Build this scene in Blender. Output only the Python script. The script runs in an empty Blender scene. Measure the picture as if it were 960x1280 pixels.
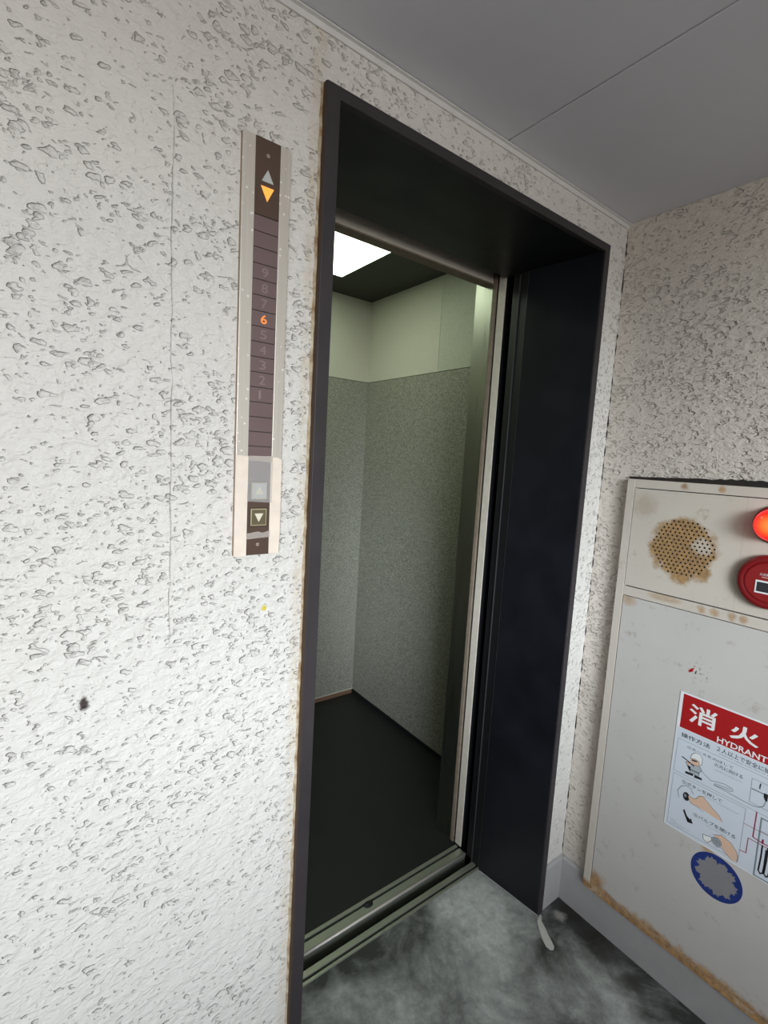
import bpy, bmesh, math, random
from mathutils import Vector, Matrix
from mathutils.geometry import delaunay_2d_cdt
random.seed(7)
S = bpy.context.scene
COL = S.collection

# ------------------------------------------------------------------ camera
cam_d = bpy.data.cameras.new('camera')
cam = bpy.data.objects.new('camera', cam_d); COL.objects.link(cam)
RT = Vector((0.80242441, -0.59406263, 0.05660973)); UP = Vector((0.02101169, 0.1229299, 0.9921929)); FW = Vector((0.59638375, 0.79497034, -0.11112421))
cam.matrix_world = Matrix(((RT.x, UP.x, -FW.x, -0.42948), (RT.y, UP.y, -FW.y, -0.83091), (RT.z, UP.z, -FW.z, 1.49421), (0, 0, 0, 1)))
cam_d.sensor_fit = 'HORIZONTAL'; cam_d.sensor_width = 36.0; cam_d.lens = 36.0 * 605.15 / 960.0
cam_d.clip_start = 0.02; cam_d.clip_end = 200
S.camera = cam

# ------------------------------------------------------------------ sky and exposure
S.view_settings.view_transform = 'Standard'; S.view_settings.look = 'None'
S.view_settings.gamma = 1.0; S.view_settings.use_curve_mapping = False
S.view_settings.exposure = 2.7
W = bpy.data.worlds.new('sky'); S.world = W; W.use_nodes = True
nt = W.node_tree; nt.nodes.clear()
o_ = nt.nodes.new('ShaderNodeOutputWorld'); b_ = nt.nodes.new('ShaderNodeBackground'); tc_ = nt.nodes.new('ShaderNodeTexCoord')
sx_ = nt.nodes.new('ShaderNodeSeparateXYZ'); rp_ = nt.nodes.new('ShaderNodeValToRGB')
mr_ = nt.nodes.new('ShaderNodeMapRange'); mr_.inputs['From Min'].default_value = -1; mr_.inputs['From Max'].default_value = 1
nt.links.new(tc_.outputs['Generated'], sx_.inputs[0]); nt.links.new(sx_.outputs['Z'], mr_.inputs['Value']); nt.links.new(mr_.outputs[0], rp_.inputs[0])
e = rp_.color_ramp.elements
e[0].position = 0.0; e[0].color = (0.26, 0.255, 0.25, 1)        # streets and roofs below
e[1].position = 1.0; e[1].color = (0.62, 0.76, 1.0, 1)
x_ = e.new(0.48); x_.color = (0.54, 0.53, 0.52, 1)
x_ = e.new(0.53); x_.color = (0.98, 0.97, 0.95, 1)              # bright overcast horizon
nt.links.new(rp_.outputs[0], b_.inputs['Color']); b_.inputs['Strength'].default_value = 1.32
nt.links.new(b_.outputs[0], o_.inputs[0])
S.cycles.max_bounces = 8; S.cycles.diffuse_bounces = 6
S.cycles.sample_clamp_indirect = 6.0
# daylight portal over the open side of the gallery
pl = bpy.data.lights.new('gallery_daylight', 'AREA'); pl.shape = 'RECTANGLE'; pl.size = 2.7; pl.size_y = 1.14
pl.cycles.is_portal = True
plo = bpy.data.objects.new('gallery_daylight', pl); COL.objects.link(plo)
plo.location = (-1.25, -3.0, 1.67); plo.rotation_euler = (math.radians(90), 0, 0)

# low hazy sun behind thin cloud, shining in over the parapet
sn = bpy.data.lights.new('hazy_sun', 'SUN'); sn.energy = .43; sn.angle = math.radians(18); sn.color = (.80, .91, 1.0)
sno = bpy.data.objects.new('hazy_sun', sn); COL.objects.link(sno)
sno.rotation_euler = Vector((.60, 1.0, -.21)).to_track_quat('-Z', 'Y').to_euler()

# ------------------------------------------------------------------ node helpers
class NT:
    def __init__(self, name):
        self.m = bpy.data.materials.new(name); self.m.use_nodes = True
        self.t = self.m.node_tree; self.t.nodes.clear()
        self.out = self.t.nodes.new('ShaderNodeOutputMaterial')
        self.b = self.t.nodes.new('ShaderNodeBsdfPrincipled')
        self.t.links.new(self.b.outputs[0], self.out.inputs[0])
        self.co = self.t.nodes.new('ShaderNodeTexCoord').outputs['Object']
    def L(self, a, b): self.t.links.new(a, b)
    def put(self, sock, v):
        if hasattr(v, 'is_output'): self.L(v, sock)
        elif isinstance(v, (tuple, list)) and len(v) == 3 and sock.type == 'RGBA': sock.default_value = (*v, 1)
        else: sock.default_value = v
    def map(self, scale=(1, 1, 1), rot=(0, 0, 0), loc=(0, 0, 0), co=None):
        n = self.t.nodes.new('ShaderNodeMapping'); self.L(co or self.co, n.inputs[0])
        n.inputs['Scale'].default_value = scale; n.inputs['Rotation'].default_value = rot; n.inputs['Location'].default_value = loc
        return n.outputs[0]
    def noise(self, scale, detail=2, rough=.5, dist=0, co=None):
        n = self.t.nodes.new('ShaderNodeTexNoise'); self.L(co or self.co, n.inputs['Vector'])
        n.inputs['Scale'].default_value = scale; n.inputs['Detail'].default_value = detail
        n.inputs['Roughness'].default_value = rough; n.inputs['Distortion'].default_value = dist
        return n.outputs[0]
    def voro(self, scale, co=None, feature='F1'):
        n = self.t.nodes.new('ShaderNodeTexVoronoi'); n.feature = feature; self.L(co or self.co, n.inputs['Vector']); n.inputs['Scale'].default_value = scale
        return n.outputs['Distance']
    def mr(self, v, a, b, c=0., d=1., smooth=False):
        n = self.t.nodes.new('ShaderNodeMapRange'); n.interpolation_type = 'SMOOTHSTEP' if smooth else 'LINEAR'
        self.put(n.inputs['Value'], v)
        for k, q in zip(('From Min', 'From Max', 'To Min', 'To Max'), (a, b, c, d)): n.inputs[k].default_value = q
        return n.outputs[0]
    def ma(self, op, a, b=0., c=0.):
        n = self.t.nodes.new('ShaderNodeMath'); n.operation = op
        for s, v in zip(n.inputs, (a, b, c)): self.put(s, v)
        return n.outputs[0]
    def mix(self, f, a, b):
        n = self.t.nodes.new('ShaderNodeMix'); n.data_type = 'RGBA'
        self.put(n.inputs[0], f); self.put(n.inputs[6], a); self.put(n.inputs[7], b)
        return n.outputs[2]
    def xyz(self):
        n = self.t.nodes.new('ShaderNodeSeparateXYZ'); self.L(self.co, n.inputs[0]); return n.outputs
    def dist(self, p, scale=(1, 1, 1)):
        a = self.map(scale=scale); n = self.t.nodes.new('ShaderNodeVectorMath'); n.operation = 'DISTANCE'
        self.L(a, n.inputs[0]); n.inputs[1].default_value = tuple(q * s for q, s in zip(p, scale)); return n.outputs['Value']
    def blob(self, p, r, soft, amp=0., ns=30., scale=(1, 1, 1)):
        d = self.dist(p, scale)
        if amp: d = self.ma('ADD', d, self.ma('MULTIPLY', self.ma('SUBTRACT', self.noise(ns, 4, .6), .5), amp))
        return self.mr(d, r - soft, r + soft, 1, 0, True)
    def box(self, sock, lo, hi, soft): # 1 between lo and hi
        return self.ma('MULTIPLY', self.mr(sock, lo - soft, lo + soft, 0, 1, True), self.mr(sock, hi - soft, hi + soft, 1, 0, True))
    def bump(self, h, dist=.003, strength=1.):
        n = self.t.nodes.new('ShaderNodeBump'); self.L(h, n.inputs['Height']); n.inputs['Distance'].default_value = dist; n.inputs['Strength'].default_value = strength
        self.L(n.outputs[0], self.b.inputs['Normal']); return n.outputs[0]
    def set(self, **k):
        nm = dict(color='Base Color', rough='Roughness', metal='Metallic', spec='Specular IOR Level', emit='Emission Color', es='Emission Strength', alpha='Alpha', trans='Transmission Weight', coat='Coat Weight')
        for q, v in k.items(): self.put(self.b.inputs[nm[q]], v)
        return self
def c8(r, g, b): # photograph-like 0-255 colour to linear
    f = lambda v: (v / 255 / 12.92) if v / 255 <= .04045 else ((v / 255 + .055) / 1.055) ** 2.4
    return (f(r), f(g), f(b))
def plain(name, col, rough=.5, metal=0., var=.08, scale=30., bump=0., spec=.5):
    n = NT(name); k = n.noise(scale, 4, .6)
    dark = tuple(c * (1 - 2 * var) for c in col); lite = tuple(min(1, c * (1 + 2 * var)) for c in col)
    n.set(color=n.mix(k, dark, lite), rough=rough, metal=metal, spec=spec)
    if bump: n.bump(k, bump, .6)
    return n.m

# ------------------------------------------------------------------ materials
def stucco(name, axis, base, dirt_shade, seam=False):
    n = NT(name)
    rot = (0, math.radians(14), 0) if axis == 'y' else (math.radians(-30), 0, 0)
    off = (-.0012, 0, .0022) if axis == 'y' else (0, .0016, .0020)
    co = n.map(scale=(.72, .72, 1.15), rot=rot)
    warp = n.t.nodes.new('ShaderNodeTexNoise'); n.L(co, warp.inputs['Vector']); warp.inputs['Scale'].default_value = 70; warp.inputs['Detail'].default_value = 3
    w1 = n.t.nodes.new('ShaderNodeVectorMath'); w1.operation = 'MULTIPLY_ADD'; n.L(warp.outputs['Color'], w1.inputs[0])
    w1.inputs[1].default_value = (.021, .021, .021); n.L(co, w1.inputs[2]); cow = w1.outputs[0]
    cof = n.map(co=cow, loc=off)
    big = n.noise(5, 3, .6)
    thr = n.mr(big, .36, .64, .42, .04)
    if seam: thr = n.ma('ADD', thr, n.mr(n.xyz()[2], .5, 1.3, .20, 0, True))
    def hollows(c, scale, gain):
        v = n.t.nodes.new('ShaderNodeTexVoronoi'); n.L(c, v.inputs['Vector']); v.inputs['Scale'].default_value = scale
        sp = n.t.nodes.new('ShaderNodeSeparateColor'); n.L(v.outputs['Color'], sp.inputs[0])
        r = n.ma('MULTIPLY', n.ma('MAXIMUM', n.ma('SUBTRACT', sp.outputs[0], thr), 0.), gain)
        d = n.ma('SUBTRACT', v.outputs['Distance'], r)
        return n.mr(d, -.10, -.01, 1, 0, True), n.mr(d, -.42, -.0, 1, 0)
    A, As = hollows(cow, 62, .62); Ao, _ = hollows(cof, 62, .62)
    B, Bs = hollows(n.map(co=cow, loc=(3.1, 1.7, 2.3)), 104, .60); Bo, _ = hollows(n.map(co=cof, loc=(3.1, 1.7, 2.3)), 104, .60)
    def tears(c): return n.mr(n.ma('SUBTRACT', n.noise(64, 2.5, .58, .8, c), n.mr(big, .36, .64, -.055, .012)), .33, .375, 1, 0, True)
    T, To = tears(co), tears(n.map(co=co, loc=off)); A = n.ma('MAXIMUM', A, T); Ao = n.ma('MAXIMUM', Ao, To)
    pit = n.ma('MAXIMUM', A, n.ma('MULTIPLY', B, .6)); soft = n.ma('MAXIMUM', As, n.ma('MULTIPLY', Bs, .6))
    lip = n.ma('MAXIMUM', n.ma('SUBTRACT', A, Ao), n.ma('MULTIPLY', n.ma('SUBTRACT', B, Bo), .8)); lip = n.ma('MAXIMUM', lip, 0.)   # shade painted under the upper lip of every torn hollow
    swell = n.mr(n.noise(52, 3, .6, .3, co), .3, .7, 0, 1, True)
    h = n.ma('ADD', n.ma('ADD', n.ma('MULTIPLY', pit, -.5), n.ma('MULTIPLY', soft, -.6)), n.ma('ADD', n.ma('MULTIPLY', swell, .42), n.ma('MULTIPLY', n.noise(170, 3, .6), .2)))
    col = n.mix(n.noise(3, 3, .6), base, tuple(c * .93 for c in base))
    col = n.mix(n.ma('MULTIPLY', pit, .05), col, dirt_shade)
    col = n.mix(n.ma('MULTIPLY', lip, .28), col, tuple(c * .85 for c in dirt_shade))
    if seam:
        x, y, z = n.xyz()
        wob = n.ma('MULTIPLY', n.ma('SUBTRACT', n.noise(14, 4, .6), .5), .012)
        dx = n.ma('ABSOLUTE', n.ma('ADD', n.ma('SUBTRACT', x, -.239), wob))
        v = n.ma('MULTIPLY', n.mr(dx, .0003, .0012, 1, 0, True), n.box(z, 1.165, 2.02, .01))
        dz = n.ma('ABSOLUTE', n.ma('ADD', n.ma('SUBTRACT', z, 1.157), n.ma('MULTIPLY', wob, .15)))
        hz = n.ma('MULTIPLY', n.mr(dz, .0003, .0014, 1, 0, True), n.box(x, -.24, -.13, .004))
        line = n.ma('MULTIPLY', n.ma('MAXIMUM', v, n.ma('MULTIPLY', hz, .6)), n.mr(n.noise(28, 4, .7), .35, .6, .25, 1))
        h = n.ma('ADD', h, n.ma('MULTIPLY', line, -.3))
        col = n.mix(n.ma('MULTIPLY', line, .24), col, dirt_shade)
        col = n.mix(n.blob((-.0734, 0, 1.2028), .0055, .0015, .012, 90), col, c8(214, 190, 70))
        col = n.mix(n.blob((-.362, 0, 1.0918), .006, .0025, .008, 120, (1, 1, .55)), col, c8(70, 62, 58))
        # yellowed paint beside the frame sealant
        edge = n.ma('MULTIPLY', n.box(x, -.016, .012, .008), n.mr(n.noise(40, 4, .7), .35, .7))
        col = n.mix(n.ma('MULTIPLY', edge, .4), col, c8(190, 165, 120))
    n.set(color=col, rough=.62, spec=.3)
    n.bump(h, .0050, 1.)
    return n.m
M = {}
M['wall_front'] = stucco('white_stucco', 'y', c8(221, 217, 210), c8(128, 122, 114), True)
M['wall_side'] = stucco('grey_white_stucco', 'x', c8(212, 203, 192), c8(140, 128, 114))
def floor_mat():
    n = NT('worn_concrete')
    a = n.noise(3.2, 8, .62, .4); b = n.noise(34, 8, .72)
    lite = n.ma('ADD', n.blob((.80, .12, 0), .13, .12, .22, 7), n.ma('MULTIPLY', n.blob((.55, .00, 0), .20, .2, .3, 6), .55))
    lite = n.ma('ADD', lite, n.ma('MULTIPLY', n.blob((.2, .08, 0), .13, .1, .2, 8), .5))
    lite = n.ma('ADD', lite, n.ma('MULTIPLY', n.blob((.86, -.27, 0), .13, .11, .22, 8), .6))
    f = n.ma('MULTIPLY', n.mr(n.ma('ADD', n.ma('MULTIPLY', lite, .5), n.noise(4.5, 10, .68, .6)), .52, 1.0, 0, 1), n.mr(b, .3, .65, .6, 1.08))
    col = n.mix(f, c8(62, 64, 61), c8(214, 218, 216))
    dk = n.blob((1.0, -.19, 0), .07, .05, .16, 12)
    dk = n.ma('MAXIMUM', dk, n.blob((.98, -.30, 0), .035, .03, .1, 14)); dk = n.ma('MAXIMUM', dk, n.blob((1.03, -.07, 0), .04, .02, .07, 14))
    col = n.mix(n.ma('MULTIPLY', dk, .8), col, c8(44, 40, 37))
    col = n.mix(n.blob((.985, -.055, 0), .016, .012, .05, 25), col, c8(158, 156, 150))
    n.set(color=col, rough=n.mr(a, .3, .7, .38, .62), spec=.4); n.bump(n.ma('ADD', b, n.noise(120, 3, .6)), .0015, .5)
    return n.m
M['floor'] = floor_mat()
M['spill'] = plain('dried_white_paint', c8(206, 206, 200), .6, var=.1, scale=50)
M['ceiling'] = plain('grey_board', c8(218, 218, 224), .75, var=.03, scale=6)
M['joint'] = plain('dark_joint', c8(60, 58, 58), .8)
M['trim'] = plain('pale_grey_trim', c8(214, 212, 208), .45, var=.05)
M['mortar'] = plain('grey_mortar', c8(172, 170, 168), .8, var=.08, scale=14, bump=.001)
M['concrete'] = plain('plain_concrete', c8(128, 126, 122), .85, var=.1, scale=5)
M['shaft'] = plain('dark_concrete', c8(40, 40, 40), .9, var=.1, scale=5)
def frame_mat():
    n = NT('black_navy_paint'); x, y, z = n.xyz()
    k = n.noise(7, 6, .6); sc = n.mr(n.noise(70, 4, .7), .70, .74, 0, 1)
    col = n.mix(k, c8(13, 13, 15), c8(25, 27, 36)); col = n.mix(n.ma('MULTIPLY', sc, .5), col, c8(90, 88, 88))
    n.set(color=col, rough=n.mr(k, .3, .7, .36, .5), spec=.45); n.bump(n.noise(18, 5, .6), .0006, .5); return n.m
M['frame'] = frame_mat()
def flange_mat():
    n = NT('worn_brown_black_paint'); k = n.noise(9, 6, .65)
    col = n.mix(k, c8(42, 39, 41), c8(66, 61, 62)); col = n.mix(n.mr(n.noise(60, 4, .7), .66, .72, 0, .7), col, c8(104, 90, 80))
    n.set(color=col, rough=.5, spec=.35); return n.m
M['flange'] = flange_mat()
M['flange_side'] = plain('rusty_frame_edge', c8(66, 48, 34), .7, var=.15, scale=24)
M['black'] = plain('black_paint', c8(24, 24, 27), .45, var=.1)
M['blackedge'] = plain('worn_black_edge', c8(58, 56, 58), .4, var=.15)
def sealant_mat():
    n = NT('yellowed_sealant'); k = n.noise(35, 5, .7)
    n.set(color=n.mix(n.mr(k, .35, .65), c8(138, 110, 76), c8(200, 186, 160)), rough=.8); n.bump(k, .002, .8); return n.m
M['sealant'] = sealant_mat()
M['gap_shade'] = plain('black_gap_shade', c8(38, 32, 28), .9, var=.2, scale=60)  # shade of gaps and crevices put into the colour
def brushed(name, col, rough, ax=(1, 1, .02), metal=1.):
    n = NT(name); k = n.noise(220, 3, .6, 0, n.map(scale=ax))
    n.set(color=n.mix(k, tuple(c * .85 for c in col), col), rough=n.mr(k, .3, .7, rough - .06, rough + .08), metal=metal); return n.m
M['steel'] = brushed('brushed_stainless', c8(176, 176, 166), .33)
M['sill'] = brushed('aluminium_sill', c8(190, 194, 180), .36, (.02, 1, 1), .75)
M['rail'] = brushed('satin_aluminium', c8(216, 210, 200), .42, (1, 1, .02), .35)
def specked_rail():
    n = NT('paint_specked_aluminium'); k = n.noise(220, 3, .6, 0, n.map(scale=(1, 1, .02)))
    sp = n.ma('MULTIPLY', n.mr(n.voro(85), .13, .20, 1, 0), n.mr(n.noise(24, 2), .42, .5))
    col = n.mix(k, c8(196, 188, 176), c8(218, 211, 200)); n.set(color=n.mix(sp, col, c8(236, 232, 224)), rough=.4, metal=n.mr(sp, 0, 1, .35, 0)); return n.m
M['rail_specked'] = specked_rail()
M['offwhite'] = plain('aged_offwhite_enamel', c8(216, 208, 194), .5, var=.08, scale=40)
M['taupe'] = plain('taupe_rubber', c8(136, 122, 106), .7, var=.2, scale=50)
def laminate(name, col, sp, amount, extra=None):
    n = NT(name); k = n.noise(190, 4, .7); s = n.noise(2.2, 4, .6)
    c = n.mix(n.ma('MULTIPLY', n.mr(k, .40, .60), amount), col, sp)
    c = n.mix(n.ma('MULTIPLY', n.mr(s, .35, .75), .35), c, tuple(q * .8 for q in col))
    if extra: c = extra(n, c)
    n.set(color=c, rough=.48, spec=.35); n.bump(k, .0006, .4); return n.m
M['car_upper'] = laminate('cream_car_panel', c8(200, 198, 184), c8(184, 182, 168), .4)
M['car_upper_mottled'] = laminate('mottled_cream_car_panel', c8(194, 194, 180), c8(170, 174, 158), .8)
M['car_lower'] = laminate('speckled_grey_vinyl', c8(166, 165, 152), c8(98, 98, 90), .95)
M['car_dark'] = plain('dark_car_ceiling', c8(52, 54, 50), .6, var=.06)
M['car_floor'] = plain('dark_rubber_floor', c8(30, 32, 32), .5, var=.15, scale=9)
M['kick'] = plain('brown_kick_plate', c8(120, 92, 70), .6, var=.15)
M['cell'] = plain('mauve_brown_plastic', c8(112, 94, 92), .32, var=.03)
M['strip'] = plain('dark_brown_plastic', c8(84, 66, 56), .35, var=.05)
M['groove'] = plain('dark_groove_brown', c8(52, 42, 40), .6)  # dark brown for panel gaps, button surrounds and screw slots
M['digit'] = plain('unlit_digit', c8(138, 120, 118), .5, var=.02)
M['arrow_off'] = plain('unlit_arrow', c8(188, 190, 186), .4, var=.02)
M['btn'] = plain('olive_brown_button', c8(98, 88, 66), .4, var=.06)
M['btn_frame'] = plain('brass_button_rim', c8(176, 164, 128), .4, .3, var=.08)
M['btn_arrow'] = plain('cream_arrow', c8(222, 214, 190), .5, var=.02)
M['screw'] = plain('screw_metal', c8(196, 178, 160), .35, .3)
M['edge'] = plain('tan_panel_edge', c8(150, 126, 102), .5, var=.1)
M['film'] = plain('peach_protective_film', c8(234, 219, 203), .35, var=.07, scale=38)
def emitter(name, col, s):
    n = NT(name); n.set(color=(.02, .02, .02), emit=col, es=s, rough=.5); return n.m
M['lit_arrow'] = emitter('lit_amber_arrow', (1.0, .36, .05), .22)
M['lit_digit'] = emitter('lit_amber_digit', (1.0, .24, .03), .20)
M['light'] = emitter('fluorescent_diffuser', (.86, 1.0, .76), .85)
def tape_mat(name, col, op):
    n = NT(name); n.set(color=col, rough=.35, alpha=op); return n.m
M['milky'] = tape_mat('milky_clear_tape', c8(214, 212, 208), .24)
M['tape'] = tape_mat('clear_tape', c8(226, 214, 204), .3)

# cabinet coordinates
CX, CY0, CY1, CZ0, CZ1 = 1.0262, -.099, -.851, .1327, 1.4737
RWX = 1.0562
def cab_mat(name, which):
    n = NT(name); x, y, z = n.xyz()
    base = c8(206, 202, 196) if which == 'door' else c8(212, 203, 190)
    col = n.mix(n.noise(6, 5, .6), base, tuple(c * .88 for c in base))
    col = n.mix(n.ma('MULTIPLY', n.mr(n.noise(24, 6, .7), .60, .72), .5), col, c8(150, 128, 100))
    rust1, rust2 = c8(188, 146, 82), c8(118, 84, 46)
    if which == 'upper':
        d = n.blob((CX, -.268, 1.293), .083, .012, .07, 26)
        d = n.ma('MAXIMUM', d, n.blob((CX, -.275, 1.215), .022, .010, .05, 40)); d = n.ma('MAXIMUM', d, n.blob((CX, -.318, 1.235), .022, .010, .05, 40))
        keep = n.blob((CX, -.318, 1.305), .022, .010, .03, 40)
        d = n.ma('MULTIPLY', d, n.ma('SUBTRACT', 1., n.ma('MULTIPLY', keep, .75)))
        col = n.mix(n.ma('MULTIPLY', d, .88), col, n.mix(n.mr(n.noise(90, 5, .7), .3, .7), rust1, rust2))
        col = n.mix(n.ma('MULTIPLY', n.blob((CX, -.155, 1.40), .03, .02, .05, 40), .4), col, c8(160, 136, 108))
        col = n.mix(n.ma('MULTIPLY', n.box(y, -.407, -.404, .001), .12), col, c8(140, 128, 112))
    if which == 'door':
        e = n.ma('ADD', n.ma('SUBTRACT', z, .153), n.ma('MULTIPLY', n.ma('SUBTRACT', n.noise(22, 5, .65), .5), .06))
        d = n.mr(e, .004, .026, 1, 0, True)
        d2 = n.blob((CX, -.135, .175), .03, .02, .07, 30)
        d = n.ma('MAXIMUM', d, d2)
        d = n.ma('MAXIMUM', d, n.ma('MULTIPLY', n.blob((CX, -.14, 1.113), .018, .010, .03, 60), .6))
        d = n.ma('MAXIMUM', d, n.ma('MULTIPLY', n.blob((CX, -.425, .503), .015, .008, .02, 60), .8))
        col = n.mix(n.ma('MULTIPLY', d, .9), col, n.mix(n.mr(n.noise(60, 5, .7), .3, .7), c8(206, 164, 106), c8(128, 84, 46)))
        chips = n.ma('MULTIPLY', n.mr(n.noise(150, 3, .6), .60, .64), n.blob((CX, -.352, .972), .03, .012, .02, 60, (1, 1, 1.2)))
        col = n.mix(n.ma('MULTIPLY', chips, .8), col, c8(120, 100, 92))
    if which == 'frame':
        d = n.ma('MULTIPLY', n.mr(z, .165, .15, 0, 1), n.mr(n.noise(20, 5, .7), .30, .52))
        low = n.ma('MULTIPLY', n.box(y, -.86, -.10, .004), n.mr(z, .150, .156, 1, 0, True))
        d = n.ma('MAXIMUM', d, n.ma('MULTIPLY', low, n.mr(n.noise(26, 5, .7), .25, .45)))
        for yy in (-.335, -.365, -.405, -.43): d = n.ma('MAXIMUM', d, n.ma('MULTIPLY', n.blob((CX, yy, 1.138), .009, .006, .014, 70), .75))
        d = n.ma('MAXIMUM', d, n.ma('MULTIPLY', n.blob((CX, -.24, 1.143), .03, .01, .03, 60, (1, .7, 3)), .5))
        for yy in (-.255, -.345): d = n.ma('MAXIMUM', d, n.ma('MULTIPLY', n.blob((CX, yy, 1.463), .008, .005, .015, 70), .85))
        col = n.mix(n.ma('MULTIPLY', d, .9), col, n.mix(n.mr(n.noise(60, 5, .7), .3, .7), c8(204, 160, 100), c8(120, 76, 40)))
    n.set(color=col, rough=.45, spec=.35); n.bump(n.noise(90, 3, .6), .0005, .5)
    return n.m
M['cab_frame'] = cab_mat('cream_enamel_frame', 'frame'); M['cab_upper'] = cab_mat('cream_enamel_rusted_panel', 'upper'); M['cab_door'] = cab_mat('cream_enamel_door', 'door')
M['cab_side'] = plain('cream_enamel', c8(200, 192, 180), .5)
M['hole'] = plain('dark_speaker_cavity', c8(30, 22, 14), .9)
M['red'] = plain('deep_red_plastic', c8(142, 22, 25), .38, var=.05)
M['redrim'] = plain('dark_red_plastic', c8(128, 14, 20), .38, var=.05)
M['whiteprint'] = plain('white_print', c8(238, 238, 236), .5, var=.01)
M['window'] = plain('black_glossy_label', c8(28, 32, 40), .12, var=.1)
M['blue'] = plain('blue_vinyl', c8(34, 54, 122), .5, var=.2)
M['residue'] = plain('grey_adhesive_residue', c8(138, 135, 137), .7, var=.06)
def lamp_mat():
    n = NT('glowing_red_dome')
    d = n.dist((.975, -.468, 1.387)); f = n.mr(d, .002, .034, 0, 1, True)
    n.set(color=(.5, .01, .008), rough=.2, emit=n.mix(f, (1.0, .26, .05), (.75, .008, .008)), es=.17); return n.m
M['lamp'] = lamp_mat()
# sign inks
M['s_white'] = plain('sign_white', c8(214, 220, 228), .4, var=.01)
M['s_border'] = plain('sign_edge_white', c8(236, 236, 236), .4, var=.01)
M['s_red'] = plain('sign_red', c8(172, 24, 28), .4, var=.03)
M['s_black'] = plain('sign_black', c8(30, 32, 36), .5)
M['s_navy'] = plain('sign_grey_ink', c8(46, 52, 58), .5)
M['s_grey'] = plain('sign_pale_grey_ink', c8(128, 134, 140), .5)
M['s_frame'] = plain('sign_slate_ink', c8(128, 140, 144), .5)
M['s_skin'] = plain('sign_skin', c8(226, 190, 164), .5, var=.02)
M['s_crimson'] = plain('sign_crimson', c8(150, 32, 66), .5)
M['s_body'] = plain('sign_body_grey', c8(176, 184, 188), .5, var=.02)

# ------------------------------------------------------------------ geometry helpers
def link(name, bm, mat, parent=None, smooth=False, **props):
    me = bpy.data.meshes.new(name); bm.normal_update(); bm.to_mesh(me); bm.free()
    o = bpy.data.objects.new(name, me); COL.objects.link(o)
    for m in (mat if isinstance(mat, list) else [mat]): me.materials.append(m)
    if smooth:
        for p in me.polygons: p.use_smooth = True
    adopt(o, parent)
    for k, v in props.items(): o[k] = v
    return o
def adopt(o, parent):
    if parent is not None:
        o.parent = parent
        if parent.type == 'EMPTY': o.matrix_parent_inverse = Matrix.Translation(-parent.location)
def thing(name, label, cat, loc, group=None):
    o = bpy.data.objects.new(name, None); COL.objects.link(o); o.location = loc; o.empty_display_size = .05
    o['label'] = label; o['category'] = cat
    if group: o['group'] = group
    return o
def struct_empty(name, loc):
    o = bpy.data.objects.new(name, None); COL.objects.link(o); o.location = loc; o['kind'] = 'structure'; return o
def abox(bm, x0, x1, y0, y1, z0, z1, bev=0., mi=0):
    v = [bm.verts.new(p) for p in ((x0, y0, z0), (x1, y0, z0), (x1, y1, z0), (x0, y1, z0), (x0, y0, z1), (x1, y0, z1), (x1, y1, z1), (x0, y1, z1))]
    fs = [bm.faces.new([v[i] for i in f]) for f in ((0, 3, 2, 1), (4, 5, 6, 7), (0, 1, 5, 4), (1, 2, 6, 5), (2, 3, 7, 6), (3, 0, 4, 7))]
    for f in fs: f.material_index = mi
    if bev: bmesh.ops.bevel(bm, geom=list({e for f in fs for e in f.edges}), offset=bev, segments=2, affect='EDGES', profile=.5)
    return fs
def boxo(name, b, mat, parent=None, bev=0., **props):
    bm = bmesh.new(); abox(bm, *b, bev); return link(name, bm, mat, parent, **props)
def prism(bm, pts, axis, a0, a1):
    """polygon pts (2-D) swept along axis from a0 to a1; axis x: (y,z), y: (x,z), z: (x,y)"""
    def P(p, a): return {'x': (a, p[0], p[1]), 'y': (p[0], a, p[1]), 'z': (p[0], p[1], a)}[axis]
    lo = [bm.verts.new(P(p, a0)) for p in pts]; hi = [bm.verts.new(P(p, a1)) for p in pts]
    n = len(pts); bm.faces.new(lo); bm.faces.new(hi[::-1])
    for i in range(n): bm.faces.new((lo[i], hi[i], hi[(i + 1) % n], lo[(i + 1) % n]))
    bmesh.ops.recalc_face_normals(bm, faces=bm.faces)

# ------------------------------------------------------------------ the setting
bm = bmesh.new(); pf = [(.02, 0), (.935, 0), (.935, .2245), (.02, .2245)]
abox(bm, -2.8, .016, 0, .2245, 0, 2.5); abox(bm, .938, RWX + .2, 0, .2245, 0, 2.5); abox(bm, .016, .938, 0, .2245, 2.131, 2.5)
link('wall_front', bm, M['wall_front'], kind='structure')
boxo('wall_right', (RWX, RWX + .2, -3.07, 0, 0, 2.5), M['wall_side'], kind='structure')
boxo('wall_left_blocker', (-2.8, -2.6, -3.07, 0, 0, 2.5), M['concrete'], kind='structure')  # unseen wall added to close off light from the left
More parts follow.
